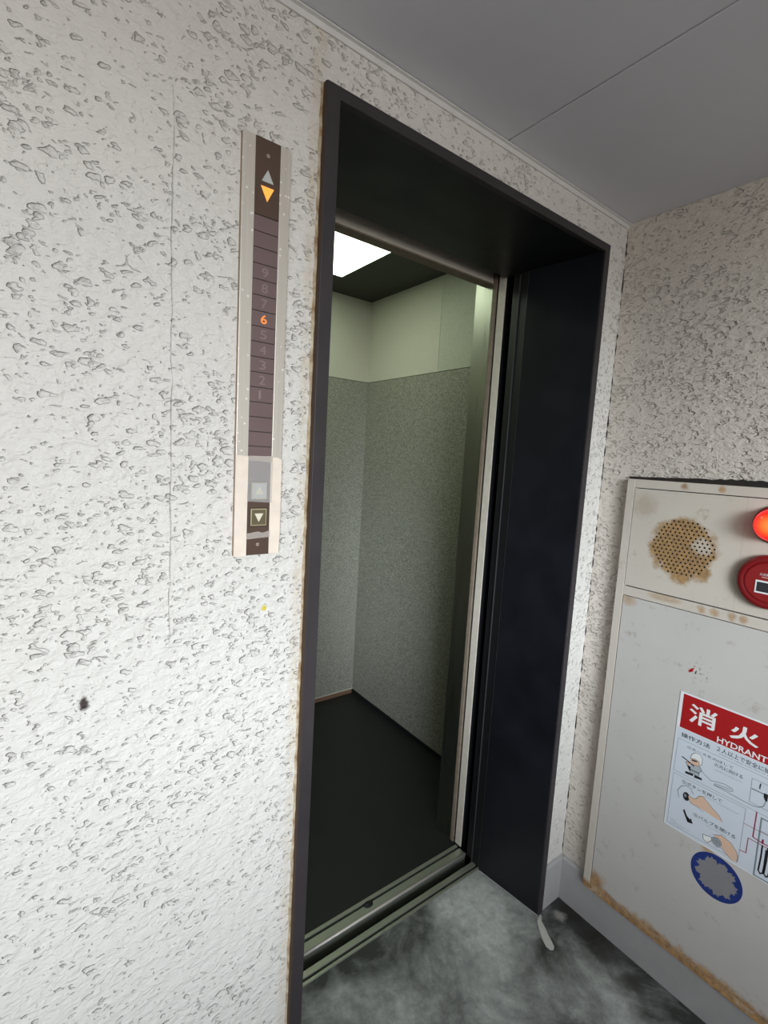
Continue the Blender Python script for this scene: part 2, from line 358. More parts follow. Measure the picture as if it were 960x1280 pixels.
# unseen gallery parapet plus added solid part, shaping daylight from behind the camera
bm = bmesh.new(); abox(bm, -2.6, RWX, -3.07, -2.95, 0, 1.1); abox(bm, .1, RWX, -3.07, -2.95, 1.1, 2.5)
link('wall_back_blocker', bm, M['concrete'], kind='structure')
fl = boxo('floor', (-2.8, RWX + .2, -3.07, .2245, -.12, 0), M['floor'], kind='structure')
ce = boxo('ceiling', (-2.8, RWX + .2, -3.07, 0, 2.248, 2.40), M['joint'], kind='structure')
xj = [.4833 + .91 * k for k in range(-6, 1)]
edges = [-2.6] + [x for x in xj if x > -2.5] + [RWX]
for a, b in zip(edges[:-1], edges[1:]):
    boxo('ceiling_panel', (a + .0022, b - .0022 if b < RWX else b - .001, -3.06, -.003, 2.2345, 2.248), M['ceiling'], ce, .001)
bm = bmesh.new(); prism(bm, [(0, 2.2335), (0, 2.2205), (-.0035, 2.2205), (-.005, 2.2300), (-.011, 2.2312), (-.011, 2.2335)], 'x', -2.6, RWX)
link('trim_1', bm, M['trim'], kind='structure')
# baseboards (raised mortar skirting)
bm = bmesh.new(); prism(bm, [(0, 0), (-.010, 0), (-.010, .148), (-.006, .155), (0, .157)], 'x', .9475, RWX)
link('baseboard_front', bm, M['mortar'], kind='structure')
bm = bmesh.new(); prism(bm, [(0, 0), (-.010, 0), (-.010, .148), (-.006, .155), (0, .157)], 'x', -2.6, -.004)
link('baseboard_left', bm, M['mortar'], kind='structure')
bm = bmesh.new(); prism(bm, [(RWX, 0), (RWX - .010, 0), (RWX - .010, .148), (RWX - .006, .155), (RWX, .157)], 'y', -.0105, CY0 + .001)
prism(bm, [(RWX, 0), (RWX - .010, 0), (RWX - .010, .1320), (RWX, .1320)], 'y', CY0 + .001, CY1 - .001)
prism(bm, [(RWX, 0), (RWX - .010, 0), (RWX - .010, .148), (RWX - .006, .155), (RWX, .157)], 'y', CY1 - .001, -2.95)
link('baseboard_right', bm, M['mortar'], kind='structure')
bm = bmesh.new(); prev = None; rnd0 = random.Random(11)  # ragged dark strip painting the shade in the corner crack
for i in range(161):
    z = .165 + (2.214 - .165) * i / 160; w = max(.0002, rnd0.uniform(-.0012, .0036))
    ring = [bm.verts.new((RWX - .0003 - w, -.0006, z)), bm.verts.new((RWX - .0006, -.0006 - w * .8, z))]
    if prev: bm.faces.new((prev[0], prev[1], ring[1], ring[0]))
    prev = ring
link('corner_crack_shade', bm, M['gap_shade'], bpy.data.objects['wall_right'], label='dark strip for the shaded crack down the corner')
# dried paint run on the floor beside the jamb
bm = bmesh.new()
path = [(.934, -.017, .004), (.912, -.028, .010), (.899, -.047, .012), (.886, -.066, .011), (.876, -.083, .012), (.867, -.100, .013), (.862, -.110, .006)]
vs = []
for x, y, w in path:
    d = Vector((.83, -.56)) * w * (.95 + .2 * math.sin(60 * y)); vs.append((bm.verts.new((x - d.x, y - d.y, .0006)), bm.verts.new((x + d.x, y + d.y, .0006))))
for a, b in zip(vs[:-1], vs[1:]): bm.faces.new((a[0], b[0], b[1], a[1]))
bmesh.ops.recalc_face_normals(bm, faces=bm.faces)
link('paint_run', bm, M['spill'], fl, label='dried white paint run')

# ------------------------------------------------------------------ landing entrance frame
d1 = struct_empty('door_1', (.477, 0, 0))
FP = -.0133; FX0, FX1, FZ = .0085, .9465, 2.140
JL0, JR0, JL1, JR1, HZ = .0352, .9242, .0665, .8935, 2.1190   # opening at the front and at the inner end
def flange(name, pts, side_mat=None):
    bm = bmesh.new(); prism(bm, pts, 'y', FP, .0)
    return link(name, bm, M['flange'], d1, label='worn brown-black outer edge of the frame')
def taper_jamb(name, outer, xf, xb):
    bm = bmesh.new(); prism(bm, [(outer, FP), (xf, FP), (xb, .2245), (outer, .2245)], 'z', 0, 2.1305)
    return bm
bm = taper_jamb('jamb', JL0 - .019, JL0, JL1); jl = link('jamb', bm, M['frame'], d1)
bm = taper_jamb('jamb', JR0 + .0135, JR0, JR1); jr = link('jamb', bm, M['frame'], d1)
boxo('header', (JL0, JR0, FP, .2245, HZ, 2.1305), M['frame'], d1)
# flanges lie on the wall around the opening
bm = bmesh.new(); abox(bm, FX0, JL0 + .0005, FP - .0012, 0, 0, FZ, .0012); link('frame_edge', bm, M['flange'], d1)
bm = bmesh.new(); abox(bm, JR0 - .0005, FX1, FP - .0012, 0, 0, FZ, .0012); link('frame_edge', bm, M['flange'], d1)
bm = bmesh.new(); abox(bm, JL0 - .002, JR0 + .002, FP - .0012, 0, HZ - .0005, FZ, .0012); link('frame_edge', bm, M['flange'], d1)
boxo('frame_side', (FX0 - .0016, FX0 + .0004, FP + .0006, -.0002, .0, FZ - .001), M['flange_side'], d1)
# wavering bead of sealant down the wall side of the left edge
bm = bmesh.new(); prev = None; N_ = 120
for i in range(N_ + 1):
    z = FZ * i / N_ + .0; w = .003 + random.random() * .003; hgt = .0015 + random.random() * .0025
    ring = [bm.verts.new(p) for p in ((FX0 - .0014, -.0004, z), (FX0 - .0016, -.0004 - hgt, z), (FX0 - .0016 - w * .6, -.0004 - hgt * .7, z), (FX0 - .0016 - w, 0, z))]
    if prev:
        for k in range(3): bm.faces.new((prev[k], prev[k + 1], ring[k + 1], ring[k]))
    prev = ring
bmesh.ops.recalc_face_normals(bm, faces=bm.faces)
link('sealant_bead', bm, M['sealant'], d1, True, label='yellowed brown sealant bead')
# inner rebates (door stops), both sides and the head
for s in (0, 1):
    X = lambda v: v if s else .960 - v
    def bx(name, x0, x1, y0, y1, z0, z1, mat, bev=0.):
        a, b = sorted((X(x0), X(x1))); return boxo(name, (a, b, y0, y1, z0, z1), mat, d1, bev)
    bx('door_stop', .8975, 1.02, .2245, .262, .0, 2.60, M['black'])
    bx('stop_ridge', .8945, .8990, .2262, .2290, .004, 2.118, M['blackedge'], .0008)
    bx('stop_ridge', .8935, .8980, .2600, .2640, .004, 2.118, M['blackedge'], .0008)
boxo('head_stop', (.0625, .8975, .2245, .262, 2.121, 2.60), M['black'], d1)
boxo('head_guard', (.0625, .8975, .262, .318, 2.121, 2.60), M['black'], d1)
bm = bmesh.new(); prism(bm, [(JR0 - .0002, FP), (JR0 - .005, FP + .01), (JR0 - .012, .06), (JR0 - .019, .12), (JR1 - .0045, .22), (JR1, .22)], 'z', 0, .0016)
link('mortar_line', bm, M['mortar'], d1, label='pale mortar line at the foot of the jamb')
# landing sill: two aluminium ribs and a groove
bm = bmesh.new()
abox(bm, .0625, .8975, .2245, .2262, -.05, .003); abox(bm, .0625, .8975, .2262, .2335, -.05, .0035, .0006)
abox(bm, .0625, .8975, .2335, .2420, -.05, -.016); abox(bm, .0625, .8975, .2420, .2605, -.05, .0035, .0008)
link('landing_sill', bm, M['sill'], d1, label='grooved aluminium landing sill')
boxo('sill_groove', (.0626, .8974, .2337, .2418, -.0158, -.010), M['black'], d1)
# retracted landing door leaf, only its black leading edge shows
boxo('door_leaf', (.9000, 1.75, .266, .292, .006, 2.125), M['black'], d1, .001)

# lift shaft shell
bm = bmesh.new()
for b in ((-.62, -.60, .225, 1.95, -.5, 3.0), (1.85, 1.87, .225, 1.95, -.5, 3.0), (-.62, 1.87, 1.95, 1.97, -.5, 3.0), (-.62, 1.87, .225, 1.97, -.52, -.5), (-.62, 1.87, .225, 1.97, 3.0, 3.02), (-.62, -.06, .2246, .2300, -.5, 3.0), (1.02, 1.87, .2246, .2300, -.5, 3.0), (-.06, 1.02, .2246, .2300, 2.60, 3.0), (-.06, 1.02, .2100, .2240, -.5, -.12)):
    abox(bm, *b)
link('wall_shaft', bm, M['shaft'], kind='structure')

# ------------------------------------------------------------------ lift car
car = thing('elevator_car', 'open lit elevator car with grey vinyl lower walls, cream upper walls and dark floor', 'elevator', (.51, .98, 0))
CL, CR, CB, CH, CS = -.20, 1.2182, 1.596, 2.3844, 1.9284
boxo('car_floor', (CL - .03, CR + .03, .3545, CB + .03, -.06, .0), M['car_floor'], car)
boxo('car_ceiling', (CL - .03, CR + .03, .385, CB + .03, CH, CH + .04), M['car_dark'], car)
lp = boxo('light_panel', (.153, .8695, .9235, 1.3624, CH - .006, CH + .0), M['light'], car, .002, label='glowing white ceiling light panel')
boxo('lower_wall_panel', (CL, CR, CB, CB + .03, .03, CS - .002), M['car_lower'], car, label='speckled grey vinyl wall panel')
boxo('upper_wall_panel', (CL, CR, CB, CB + .03, CS + .001, CH), M['car_upper'], car, label='cream upper wall panel')
boxo('lower_wall_panel', (CR, CR + .03, .467, CB + .03, .03, CS - .002), M['car_lower'], car, label='speckled grey vinyl wall panel')
boxo('upper_wall_panel', (CR, CR + .03, .993, CB + .03, CS + .001, CH), M['car_upper'], car, label='cream upper wall panel')
boxo('upper_wall_panel', (CR, CR + .03, .467, .991, CS + .001, CH), M['car_upper_mottled'], car, label='mottled cream upper wall panel')
boxo('lower_wall_panel', (CL - .03, CL, .467, CB + .03, .03, CS - .002), M['car_lower'], car, label='speckled grey vinyl wall panel')
boxo('upper_wall_panel', (CL - .03, CL, .467, CB + .03, CS + .001, CH), M['car_upper'], car, label='cream upper wall panel')
boxo('wall_backing', (CR + .012, CR + .034, .467, CB + .034, 0, CH), M['car_dark'], car)
boxo('wall_backing', (CL - .034, CL - .012, .467, CB + .034, 0, CH), M['car_dark'], car)
boxo('wall_backing', (CL, CR, CB + .012, CB + .034, 0, CH), M['car_dark'], car)
boxo('kick_plate', (CL, CR - .001, CB + .004, CB + .016, 0, .027), M['kick'], car, label='brown kick plate')
boxo('wall_edge_strip', (CL, CR, CB - .003, CB, .029, .036), M['rail'], car, label='bright metal strip')
boxo('kick_plate', (CR + .004, CR + .014, .467, CB, 0, .027), M['black'], car)
# torn scrap of trim at the panel joint
bm = bmesh.new(); prism(bm, [(.768, 1.925), (.760, 1.924), (.763, 1.945), (.7625, 1.962), (.767, 1.945)], 'x', CR - .0015, CR)
link('panel_chip', bm, M['joint'], car)
# stainless front returns, white lintel and post
for s in (0, 1):
    X = (lambda v: v) if s else (lambda v: 1.005 - v)
    def bx(name, x0, x1, y0, y1, z0, z1, mat, bev=0., **k):
        a, b = sorted((X(x0), X(x1))); return boxo(name, (a, b, y0, y1, z0, z1), mat, car, bev, **k)
    bx('front_return', .9040, 1.250, .3850, .4670, 0, CH, M['steel'], .0015, label='brushed stainless front return')
    bx('rubber_edge', .9030, .912, .3700, .3849, .002, 2.30, M['taupe'], .001, label='taupe worn rubber edge')
    bx('car_door', .9075, 1.75, .3300, .3570, .010, 2.30, M['black'])
    bx('door_edge_strip', .9035, .9074, .3285, .3585, .010, 2.30, M['offwhite'], .0008, label='off-white edge strip of the open car door')
boxo('lintel', (.101, .904, .3850, .4250, 2.1195, CH), M['offwhite'], car, .0015, label='off-white lintel')
boxo('lintel_edge', (.101, .904, .3835, .4240, 2.1150, 2.1195), M['taupe'], car)
# car sill
bm = bmesh.new()
abox(bm, .101, .904, .3005, .3330, -.05, .0035, .0012); abox(bm, .101, .904, .3330, .3420, -.05, -.014); abox(bm, .101, .904, .3420, .3542, -.05, .0032, .0006)
link('car_sill', bm, M['sill'], car, label='grooved aluminium car sill')
bm = bmesh.new(); bmesh.ops.create_cone(bm, cap_ends=True, segments=24, radius1=.0048, radius2=.0048, depth=.803, matrix=Matrix.Translation((.5025, .3035, .0004)) @ Matrix.Rotation(math.pi / 2, 4, 'Y'))
link('sill_nose', bm, M['rail'], car, True, label='bright rounded sill nose')
boxo('sill_groove', (.1012, .9038, .3332, .3418, -.0138, -.008), M['black'], car)
# dark oval mark on the sill, modelled as a low lump
bm = bmesh.new(); bmesh.ops.create_icosphere(bm, subdivisions=3, radius=1)
for v in bm.verts:
    v.co = Vector((v.co.x * .0175 * (1 + .08 * math.sin(5 * v.co.y)), v.co.y * .0115, max(v.co.z, -.2) * .004)); v.co += Vector((.4705, .3300, .0042))
t = link('oval_lump', bm, M['black'], None, True, label='small dark oval lump on the aluminium car sill', category='debris')

# ------------------------------------------------------------------ call panel
PY = -.010; PX0, PX1, PZ0, PZ1 = -.1366, -.0528, 1.3078, 2.0023
SX0, SX1 = -.1152, -.0716
pan = thing('elevator_call_panel', 'tall narrow elevator indicator and call button panel on the white stucco wall', 'call panel', ((PX0 + PX1) / 2, 0, PZ0))
boxo('back_box', (PX0, PX1, PY + .0035, -.0002, PZ0, PZ1), M['edge'], pan)
boxo('side_rail', (PX0, SX0, PY, PY + .0034, PZ0, PZ1), M['rail_specked'], pan, .0008, label='satin aluminium rail')
boxo('side_rail', (SX1, PX1, PY, PY + .0034, PZ0, PZ1), M['rail_specked'], pan, .0008, label='satin aluminium rail')
zt, zb, n = 1.8822, 1.5015, 15
boxo('arrow_plate', (SX0 + .0002, SX1 - .0002, PY + .0006, PY + .0034, zt + .0008, PZ1), M['strip'], pan, .0003)
boxo('groove_plate', (SX0 + .0002, SX1 - .0002, PY + .0020, PY + .0034, 1.4355, zt + .0007), M['groove'], pan)
ax = (SX0 + SX1) / 2
def poly_y(name, pts, y, mat, parent, th=.0006, **k):
    bm = bmesh.new(); prism(bm, pts, 'y', y - th, y); return link(name, bm, mat, parent, **k)
poly_y('direction_arrow', [(ax - .0105, 1.9365), (ax + .0105, 1.9365), (ax, 1.9560)], PY + .0006, M['arrow_off'], pan, label='unlit grey up arrow')
poly_y('direction_arrow', [(ax - .0115, 1.9290), (ax + .0115, 1.9290), (ax, 1.9065)], PY + .0006, M['lit_arrow'], pan, label='lit amber down arrow')
def screw(z):
    bm = bmesh.new(); bmesh.ops.create_cone(bm, cap_ends=True, segments=18, radius1=.0032, radius2=.0024, depth=.0014, matrix=Matrix.Translation((ax, PY + .0001, z)) @ Matrix.Rotation(math.pi / 2, 4, 'X'))
    so = link('screw', bm, M['screw'], pan)
    boxo('screw_slot', (ax - .0019, ax + .0019, PY - .0009, PY - .0006, z - .0004, z + .0004), M['groove'], so)
def text_mesh(body, bold=0.):
    c = bpy.data.curves.new('t', 'FONT'); c.body = body; c.size = 1; c.offset = bold; c.resolution_u = 3
    o = bpy.data.objects.new('t', c); COL.objects.link(o)
    dg = bpy.context.evaluated_depsgraph_get(); me = bpy.data.meshes.new_from_object(o.evaluated_get(dg))
    vs = [v.co.copy() for v in me.vertices]; fs = [tuple(p.vertices) for p in me.polygons]
    bpy.data.objects.remove(o); bpy.data.curves.remove(c); bpy.data.meshes.remove(me)
    return vs, fs
def text_obj(name, body, fit, place, mat, parent, bold=0., **k):
    """fit = (u0, v0, width, height) in the plane; place(u, v) -> 3-D point"""
    vs, fs = text_mesh(body, bold)
    x0, x1 = min(v.x for v in vs), max(v.x for v in vs); y0, y1 = min(v.y for v in vs), max(v.y for v in vs)
    u0, v0, w, h = fit
    if w is None: w = h * (x1 - x0) / (y1 - y0); u0 -= w / 2
    bm = bmesh.new(); bv = [bm.verts.new(place(u0 + (v.x - x0) / (x1 - x0) * w, v0 + (v.y - y0) / (y1 - y0) * h)) for v in vs]
    for f in fs:
        try: bm.faces.new([bv[i] for i in f])
        except ValueError: pass
    return link(name, bm, mat, parent, **k)
names = ['', '', '', '9', '8', '7', '6', '5', '4', '3', '2', '1', '', '', '']
dz = (zt - zb) / n
for i, s in enumerate(names):
    z1 = zt - i * dz; z0 = z1 - dz
    c = boxo('floor_cell', (SX0 + .0003, SX1 - .0003, PY + .0007, PY + .0020, z0 + .0007, z1 - .0007), M['cell'], pan, .0002)
    if s:
        text_obj('digit', s, (ax - .0056, (z0 + z1) / 2 - .0074, .0112 if s != '1' else .004, .0148), lambda u, v: (u, PY + .0005, v), M['lit_digit'] if s == '6' else M['digit'], c, .012 if s == '6' else 0, **({'label': 'lit amber six'} if s == '6' else {}))
boxo('floor_cell', (SX0 + .0003, SX1 - .0003, PY + .0007, PY + .0020, 1.4360, zb - .0007), M['cell'], pan, .0002)
boxo('button_plate', (SX0 + .0002, SX1 - .0002, PY + .0006, PY + .0034, PZ0, 1.4352), M['strip'], pan, .0003)
def button(name, z, up):
    b = boxo(name, (ax - .0162, ax + .0162, PY - .0002, PY + .0012, z - .0170, z + .0170), M['groove'], pan, .0004)
    boxo('button_rim', (ax - .0148, ax + .0148, PY - .0012, PY - .0002, z - .0154, z + .0154), M['btn_frame'], b, .0003)
    boxo('button_face', (ax - .0128, ax + .0128, PY - .0018, PY - .0012, z - .0134, z + .0134), M['btn'] if not up else M['arrow_off'], b, .0002)
    h = .0085; pts = [(ax - .008, z - h * .7), (ax + .008, z - h * .7), (ax, z + h)] if up else [(ax - .008, z + h * .8), (ax + .008, z + h * .8), (ax, z - h)]
    poly_y('button_arrow', pts, PY - .0018, M['btn_arrow'], b, .0004)
button('up_button', 1.4232, True); button('down_button', 1.3762, False)
screw(1.9778); screw(1.3265)
# peeling film on the lower rails and clear tape across the strip
def film(pts, y, mat, name, th=.0004, **k): return poly_y(name, pts, y, mat, pan, th, **k)
film([(PX0 - .0004, PZ0 - .001), (SX0 + .0004, PZ0 - .001), (SX0 + .0006, 1.4835), (PX0 - .0004, 1.4850)], PY - .0002, M['film'], 'protective_film', label='peach coloured protective film')
film([(SX1 - .0010, PZ0 + .001), (PX1 - .0005, PZ0), (PX1 + .0010, 1.34), (PX1 + .0006, 1.4800), (PX1 - .0080, 1.4835), (SX1 - .0018, 1.4840)], PY - .0002, M['film'], 'protective_film', label='peach coloured protective film')
film([(SX0 - .001, 1.4050), (SX1 + .0015, 1.4020), (SX1 + .0010, 1.4855), (SX0 + .0005, 1.4845)], PY - .0024, M['milky'], 'tape', .0003, label='milky tape over the up button')
film([(SX0 + .0004, 1.4765), (SX1 - .0005, 1.4745), (SX1 + .0004, 1.4855), (SX0 + .0005, 1.4845)], PY - .0028, M['tape'], 'tape', .0003)
film([(SX0 + .0006, 1.3370), (SX1 + .0005, 1.3395), (SX1 + .0008, 1.3520), (SX1 - .014, 1.3475), (SX1 - .022, 1.3505), (SX0 + .0006, 1.3475)], PY - .0008, M['tape'], 'tape', .0003, label='clear tape scrap')

# ------------------------------------------------------------------ hydrant cabinet on the side wall
cab = thing('fire_hydrant_cabinet', 'cream metal fire hydrant cabinet with rust stains on the side wall', 'cabinet', (RWX, (CY0 + CY1) / 2, CZ0))
XB = RWX - .0005
B = .0235; UZ0, UZ1, DZ0, DZ1 = 1.1514, 1.4489, .1530, 1.1238
IY0, IY1 = CY0 - B, CY1 + B
def bar(y0, y1, z0, z1): 
    bm = bmesh.new(); abox(bm, CX, XB - .0, min(y0, y1), max(y0, y1), z0, z1, .0012); return link('frame_bar', bm, M['cab_frame'], cab)
# frame is one welded piece: stiles, rails
bm = bmesh.new()
abox(bm, CX, RWX - .0105, IY0, CY0, CZ0, CZ1, .0012); abox(bm, CX, RWX - .0105, CY1, IY1, CZ0, CZ1, .0012)
abox(bm, CX + .0001, RWX - .0105, IY1, IY0, UZ1, CZ1, .0012); abox(bm, CX + .0001, RWX - .0105, IY1, IY0, DZ1, UZ0, .0012); abox(bm, CX + .0001, RWX - .0105, IY1, IY0, CZ0, DZ0, .0012)
link('frame', bm, M['cab_frame'], cab)
boxo('back_box', (RWX - .0104, RWX - .0004, CY1 + .002, CY0 - .002, CZ0 + .002, CZ1 - .002), M['gap_shade'], cab)
G = .0020
boxo('door', (CX - .0004, CX + .012, IY1 + G, IY0 - G, DZ0 + G, DZ1 - G), M['cab_door'], cab, .0012, label='cream lower door with rusted bottom edge')
# upper panel with a round field of punched holes
py0, py1, pz0, pz1 = IY1 + G, IY0 - G, UZ0 + .0036, UZ1 - G
pts = [Vector(p) for p in ((py0, pz0), (py1, pz0), (py1, pz1), (py0, pz1))]; loops = [[0, 1, 2, 3]]
hc = Vector((-.2705, 1.2935)); HR, pitch, hr = .080, .0118, .0028; cents = []
for j in range(-9, 10):
    for i in range(-9, 10):
        p = Vector((i * pitch + (j % 2) * pitch / 2, j * pitch * .866))
        if p.length < HR: cents.append(hc + p)
for c in cents:
    b = len(pts); pts += [c + Vector((math.cos(a), math.sin(a))) * hr for a in (k * math.pi / 4 for k in range(8))]; loops.append(list(range(b, b + 8)))
ov, oe, of, *_ = delaunay_2d_cdt(pts, [(l[k], l[(k + 1) % len(l)]) for l in loops for k in range(len(l))], [], 0, 1e-7)
bm = bmesh.new(); bv = [bm.verts.new((CX, v.x, v.y)) for v in ov]; grid = [(c.x, c.y) for c in cents]
for f in of:
    m = sum((ov[i] for i in f), Vector((0, 0))) / len(f)
    if min((m.x - a) ** 2 + (m.y - b) ** 2 for a, b in grid) < (hr * .93) ** 2: continue
    try: bm.faces.new([bv[i] for i in f])
    except ValueError: pass
bmesh.ops.recalc_face_normals(bm, faces=bm.faces)
if sum(f.normal.x for f in bm.faces) > 0: bmesh.ops.reverse_faces(bm, faces=bm.faces)
r = bmesh.ops.extrude_face_region(bm, geom=list(bm.faces))
for v in r['geom']:
    if isinstance(v, bmesh.types.BMVert): v.co.x -= .0004
# the extruded faces are the front; the originals stay as the back
bmesh.ops.recalc_face_normals(bm, faces=bm.faces)
link('speaker_panel', bm, M['cab_upper'], cab, label='upper panel with a rusty round speaker grille of punched holes')
boxo('speaker_cavity', (CX + .006, CX + .008, hc.x - .09, hc.x + .09, hc.y - .09, hc.y + .09), M['hole'], cab)
# ragged dark strip above the cabinet, painting the shaded gap left without sealant
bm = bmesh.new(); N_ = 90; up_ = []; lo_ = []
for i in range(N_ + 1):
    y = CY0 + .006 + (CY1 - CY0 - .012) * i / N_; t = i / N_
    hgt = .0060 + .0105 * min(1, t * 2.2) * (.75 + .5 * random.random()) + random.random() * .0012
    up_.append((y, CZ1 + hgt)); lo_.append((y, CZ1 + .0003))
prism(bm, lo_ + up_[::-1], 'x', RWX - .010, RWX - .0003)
link('sealant', bm, M['gap_shade'], cab, label='ragged dark strip standing for the shaded gap along the top')
# red paint chip on the door
bm = bmesh.new(); prism(bm, [(-.3235, .9610), (-.3275, .9575), (-.3345, .9635), (-.3370, .9745), (-.3330, .9720), (-.3290, .9690)], 'x', CX - .0008, CX - .0004)
link('sticker_scrap', bm, M['s_red'], cab, label='red sticker scrap')
bm = bmesh.new(); prism(bm, [(-.3400, .9600), (-.3425, .9580), (-.3440, .9680), (-.3425, .9690)], 'x', CX - .0008, CX - .0004)
link('sticker_scrap', bm, M['s_navy'], cab)
# peeled round sticker: grey residue disc and jagged blue ring
rc = Vector((-.4510, .4375)); RR = .0600; n = 84; inner = []; outer = []
rnd = random.Random(3)
for i in range(n):
    a = 2 * math.pi * i / n; outer.append(rc + Vector((math.cos(a), math.sin(a))) * RR)
    k = .80 - .13 * max(0, math.sin(9 * a + .6 + .8 * math.sin(3 * a))) ** .6 + .05 * math.sin(31 * a) + rnd.uniform(-.03, .03); inner.append(rc + Vector((math.cos(a), math.sin(a))) * RR * k)
bm = bmesh.new(); o1 = [bm.verts.new((CX - .0008, p.x, p.y)) for p in outer]; i1 = [bm.verts.new((CX - .0008, p.x, p.y)) for p in inner]; o2 = [bm.verts.new((CX - .0003, p.x, p.y)) for p in outer]
for i in range(n):
    j = (i + 1) % n; bm.faces.new((o1[i], o1[j], i1[j], i1[i])); bm.faces.new((o1[i], o2[i], o2[j], o1[j]))
bmesh.ops.recalc_face_normals(bm, faces=bm.faces)
st = thing('peeled_round_sticker', 'peeled round sticker below the hydrant sign, jagged blue rim around grey adhesive', 'sticker', (CX - .0004, rc.x, rc.y))
link('blue_rim', bm, M['blue'], st)
bm = bmesh.new(); prism(bm, [tuple(rc + (p - rc) * .985) for p in outer], 'x', CX - .0006, CX - .00045); link('adhesive', bm, M['residue'], st)

# ------------------------------------------------------------------ alarm lamp
lc = Vector((CX, -.468, 1.387)); XF = CX - .0004
lam = thing('alarm_lamp', 'glowing red dome alarm lamp on the cabinet above the red call button', 'lamp', (XF, lc.y, lc.z))
def lathe(bm, prof, c, seg=40):
    rings = []
    for dx, r in prof:
        if r < 1e-6: rings.append([bm.verts.new((XF - dx, c.y, c.z))])
        else: rings.append([bm.verts.new((XF - dx, c.y + r * math.cos(2 * math.pi * k / seg), c.z + r * math.sin(2 * math.pi * k / seg))) for k in range(seg)])
    for a, b in zip(rings[:-1], rings[1:]):
        for k in range(seg):
            q = (k + 1) % seg
            if len(b) == 1: bm.faces.new((a[k], a[q], b[0]))
            elif len(a) == 1: bm.faces.new((a[0], b[q], b[k]))
            else: bm.faces.new((a[k], a[q], b[q], b[k]))
    bmesh.ops.recalc_face_normals(bm, faces=bm.faces)
bm = bmesh.new(); lathe(bm, [(.0003, .0), (.0003, .046), (.006, .046), (.0075, .0445), (.0075, .0)], lc); link('lamp_base', bm, M['redrim'], lam)
bm = bmesh.new(); prof = [(.0074, .0395), (.022, .0390)] + [(.022 + .0340 * math.sin(a), .0390 * math.cos(a)) for a in [math.pi / 2 * k / 10 for k in range(1, 11)]]
lathe(bm, prof, lc); link('dome', bm, M['lamp'], lam, True, label='glowing red translucent dome')

# ------------------------------------------------------------------ round red alarm call button
bc = Vector((CX, -.4730, 1.2465))
bel = thing('fire_alarm_button', 'round red fire alarm call button with a small black window below the lamp', 'alarm button', (XF, bc.y, bc.z))
bm = bmesh.new(); lathe(bm, [(.0003, 0), (.0003, .0665), (.010, .0665), (.016, .0645), (.0195, .0590), (.0200, .0500), (.0185, .0485), (.0185, 0)], bc, 64)
link('rim', bm, M['redrim'], bel, True)
bm = bmesh.new(); lathe(bm, [(.0184, .0480), (.0212, .0470), (.0218, .0440), (.0218, 0)], bc, 64); link('face_plate', bm, M['red'], bel)
XW = XF - .0219; wy0, wy1, wz0, wz1 = bc.y - .0230, bc.y + .0230, 1.2190, 1.2505
boxo('window_rim', (XW - .0012, XW, wy0, wy1, wz0, wz1), M['whiteprint'], bel, .0003)
boxo('window', (XW - .0016, XW - .0011, wy0 + .0035, wy1 - .0035, wz0 + .0040, wz1 - .0040), M['window'], bel)
text_obj('caption', '火災報知機', (-.0170, 1.2625, .034, .0065), lambda u, v: (XW - .0002, bc.y - u, v), M['whiteprint'], bel)
boxo('caption_rule', (XW - .0005, XW, bc.y - .0120, bc.y + .0120, 1.2582, 1.2592), M['whiteprint'], bel)

# ------------------------------------------------------------------ hydrant sign
SY, SZ0, SZ1, SW = -.3125, .5020, .8990, .3300
XS = CX - .0006
sg = thing('hydrant_sign', 'white instruction sign with red hydrant heading stuck on the cabinet door', 'sign', (XS, SY - SW / 2, SZ0))
def lay(k): return XS - .0010 - .00022 * k
def SP(u, v, k): return (lay(k), SY - u, v)
def spoly(name, pts, k, mat, parent=sg, **p):
    bm = bmesh.new(); f = bm.faces.new([bm.verts.new(SP(u, v, k)) for u, v in pts])
    if len(pts) > 4: bmesh.ops.triangulate(bm, faces=[f])
    bm.normal_update()
    for f in bm.faces:
        if f.normal.x > 0: f.normal_flip()
    return link(name, bm, mat, parent, **p)
def sline(name, pts, w, k, mat, parent=sg, closed=False, **p):
    bm = bmesh.new(); P = [Vector(q) for q in pts]; nP = len(P); L = []; R = []
    for i in range(nP):
        a = P[i - 1] if (i > 0 or closed) else P[i]; b = P[(i + 1) % nP] if (i < nP - 1 or closed) else P[i]
        d1v = (P[i] - a).normalized() if (P[i] - a).length > 0 else (b - P[i]).normalized(); d2v = (b - P[i]).normalized() if (b - P[i]).length > 0 else d1v
        nn = Vector((-(d1v + d2v).y, (d1v + d2v).x)); nn = nn.normalized() if nn.length > 1e-6 else Vector((-d1v.y, d1v.x))
        cs = max(.5, nn.dot(Vector((-d1v.y, d1v.x)))); q = nn * (w / 2 / cs)
        L.append(bm.verts.new(SP(*(P[i] + q), k))); R.append(bm.verts.new(SP(*(P[i] - q), k)))
    for i in range(nP if closed else nP - 1): j = (i + 1) % nP; bm.faces.new((L[i], L[j], R[j], R[i]))
    bm.normal_update()
    for f in bm.faces:
        if f.normal.x > 0: f.normal_flip()
    return link(name, bm, mat, parent, **p)
def stext(name, body, fit, k, mat, bold=0., parent=sg, **p): return text_obj(name, body, fit, lambda u, v: SP(u, v, k), mat, parent, bold, **p)
boxo('sheet', (XS - .0010, XS, SY - SW, SY, SZ0, SZ1), M['s_white'], sg)
spoly('sheet_edge', [(.0005, SZ0 + .0005), (SW - .0005, SZ0 + .0005), (SW - .0005, SZ1 - .0005), (.0005, SZ1 - .0005)], .3, M['s_border'])
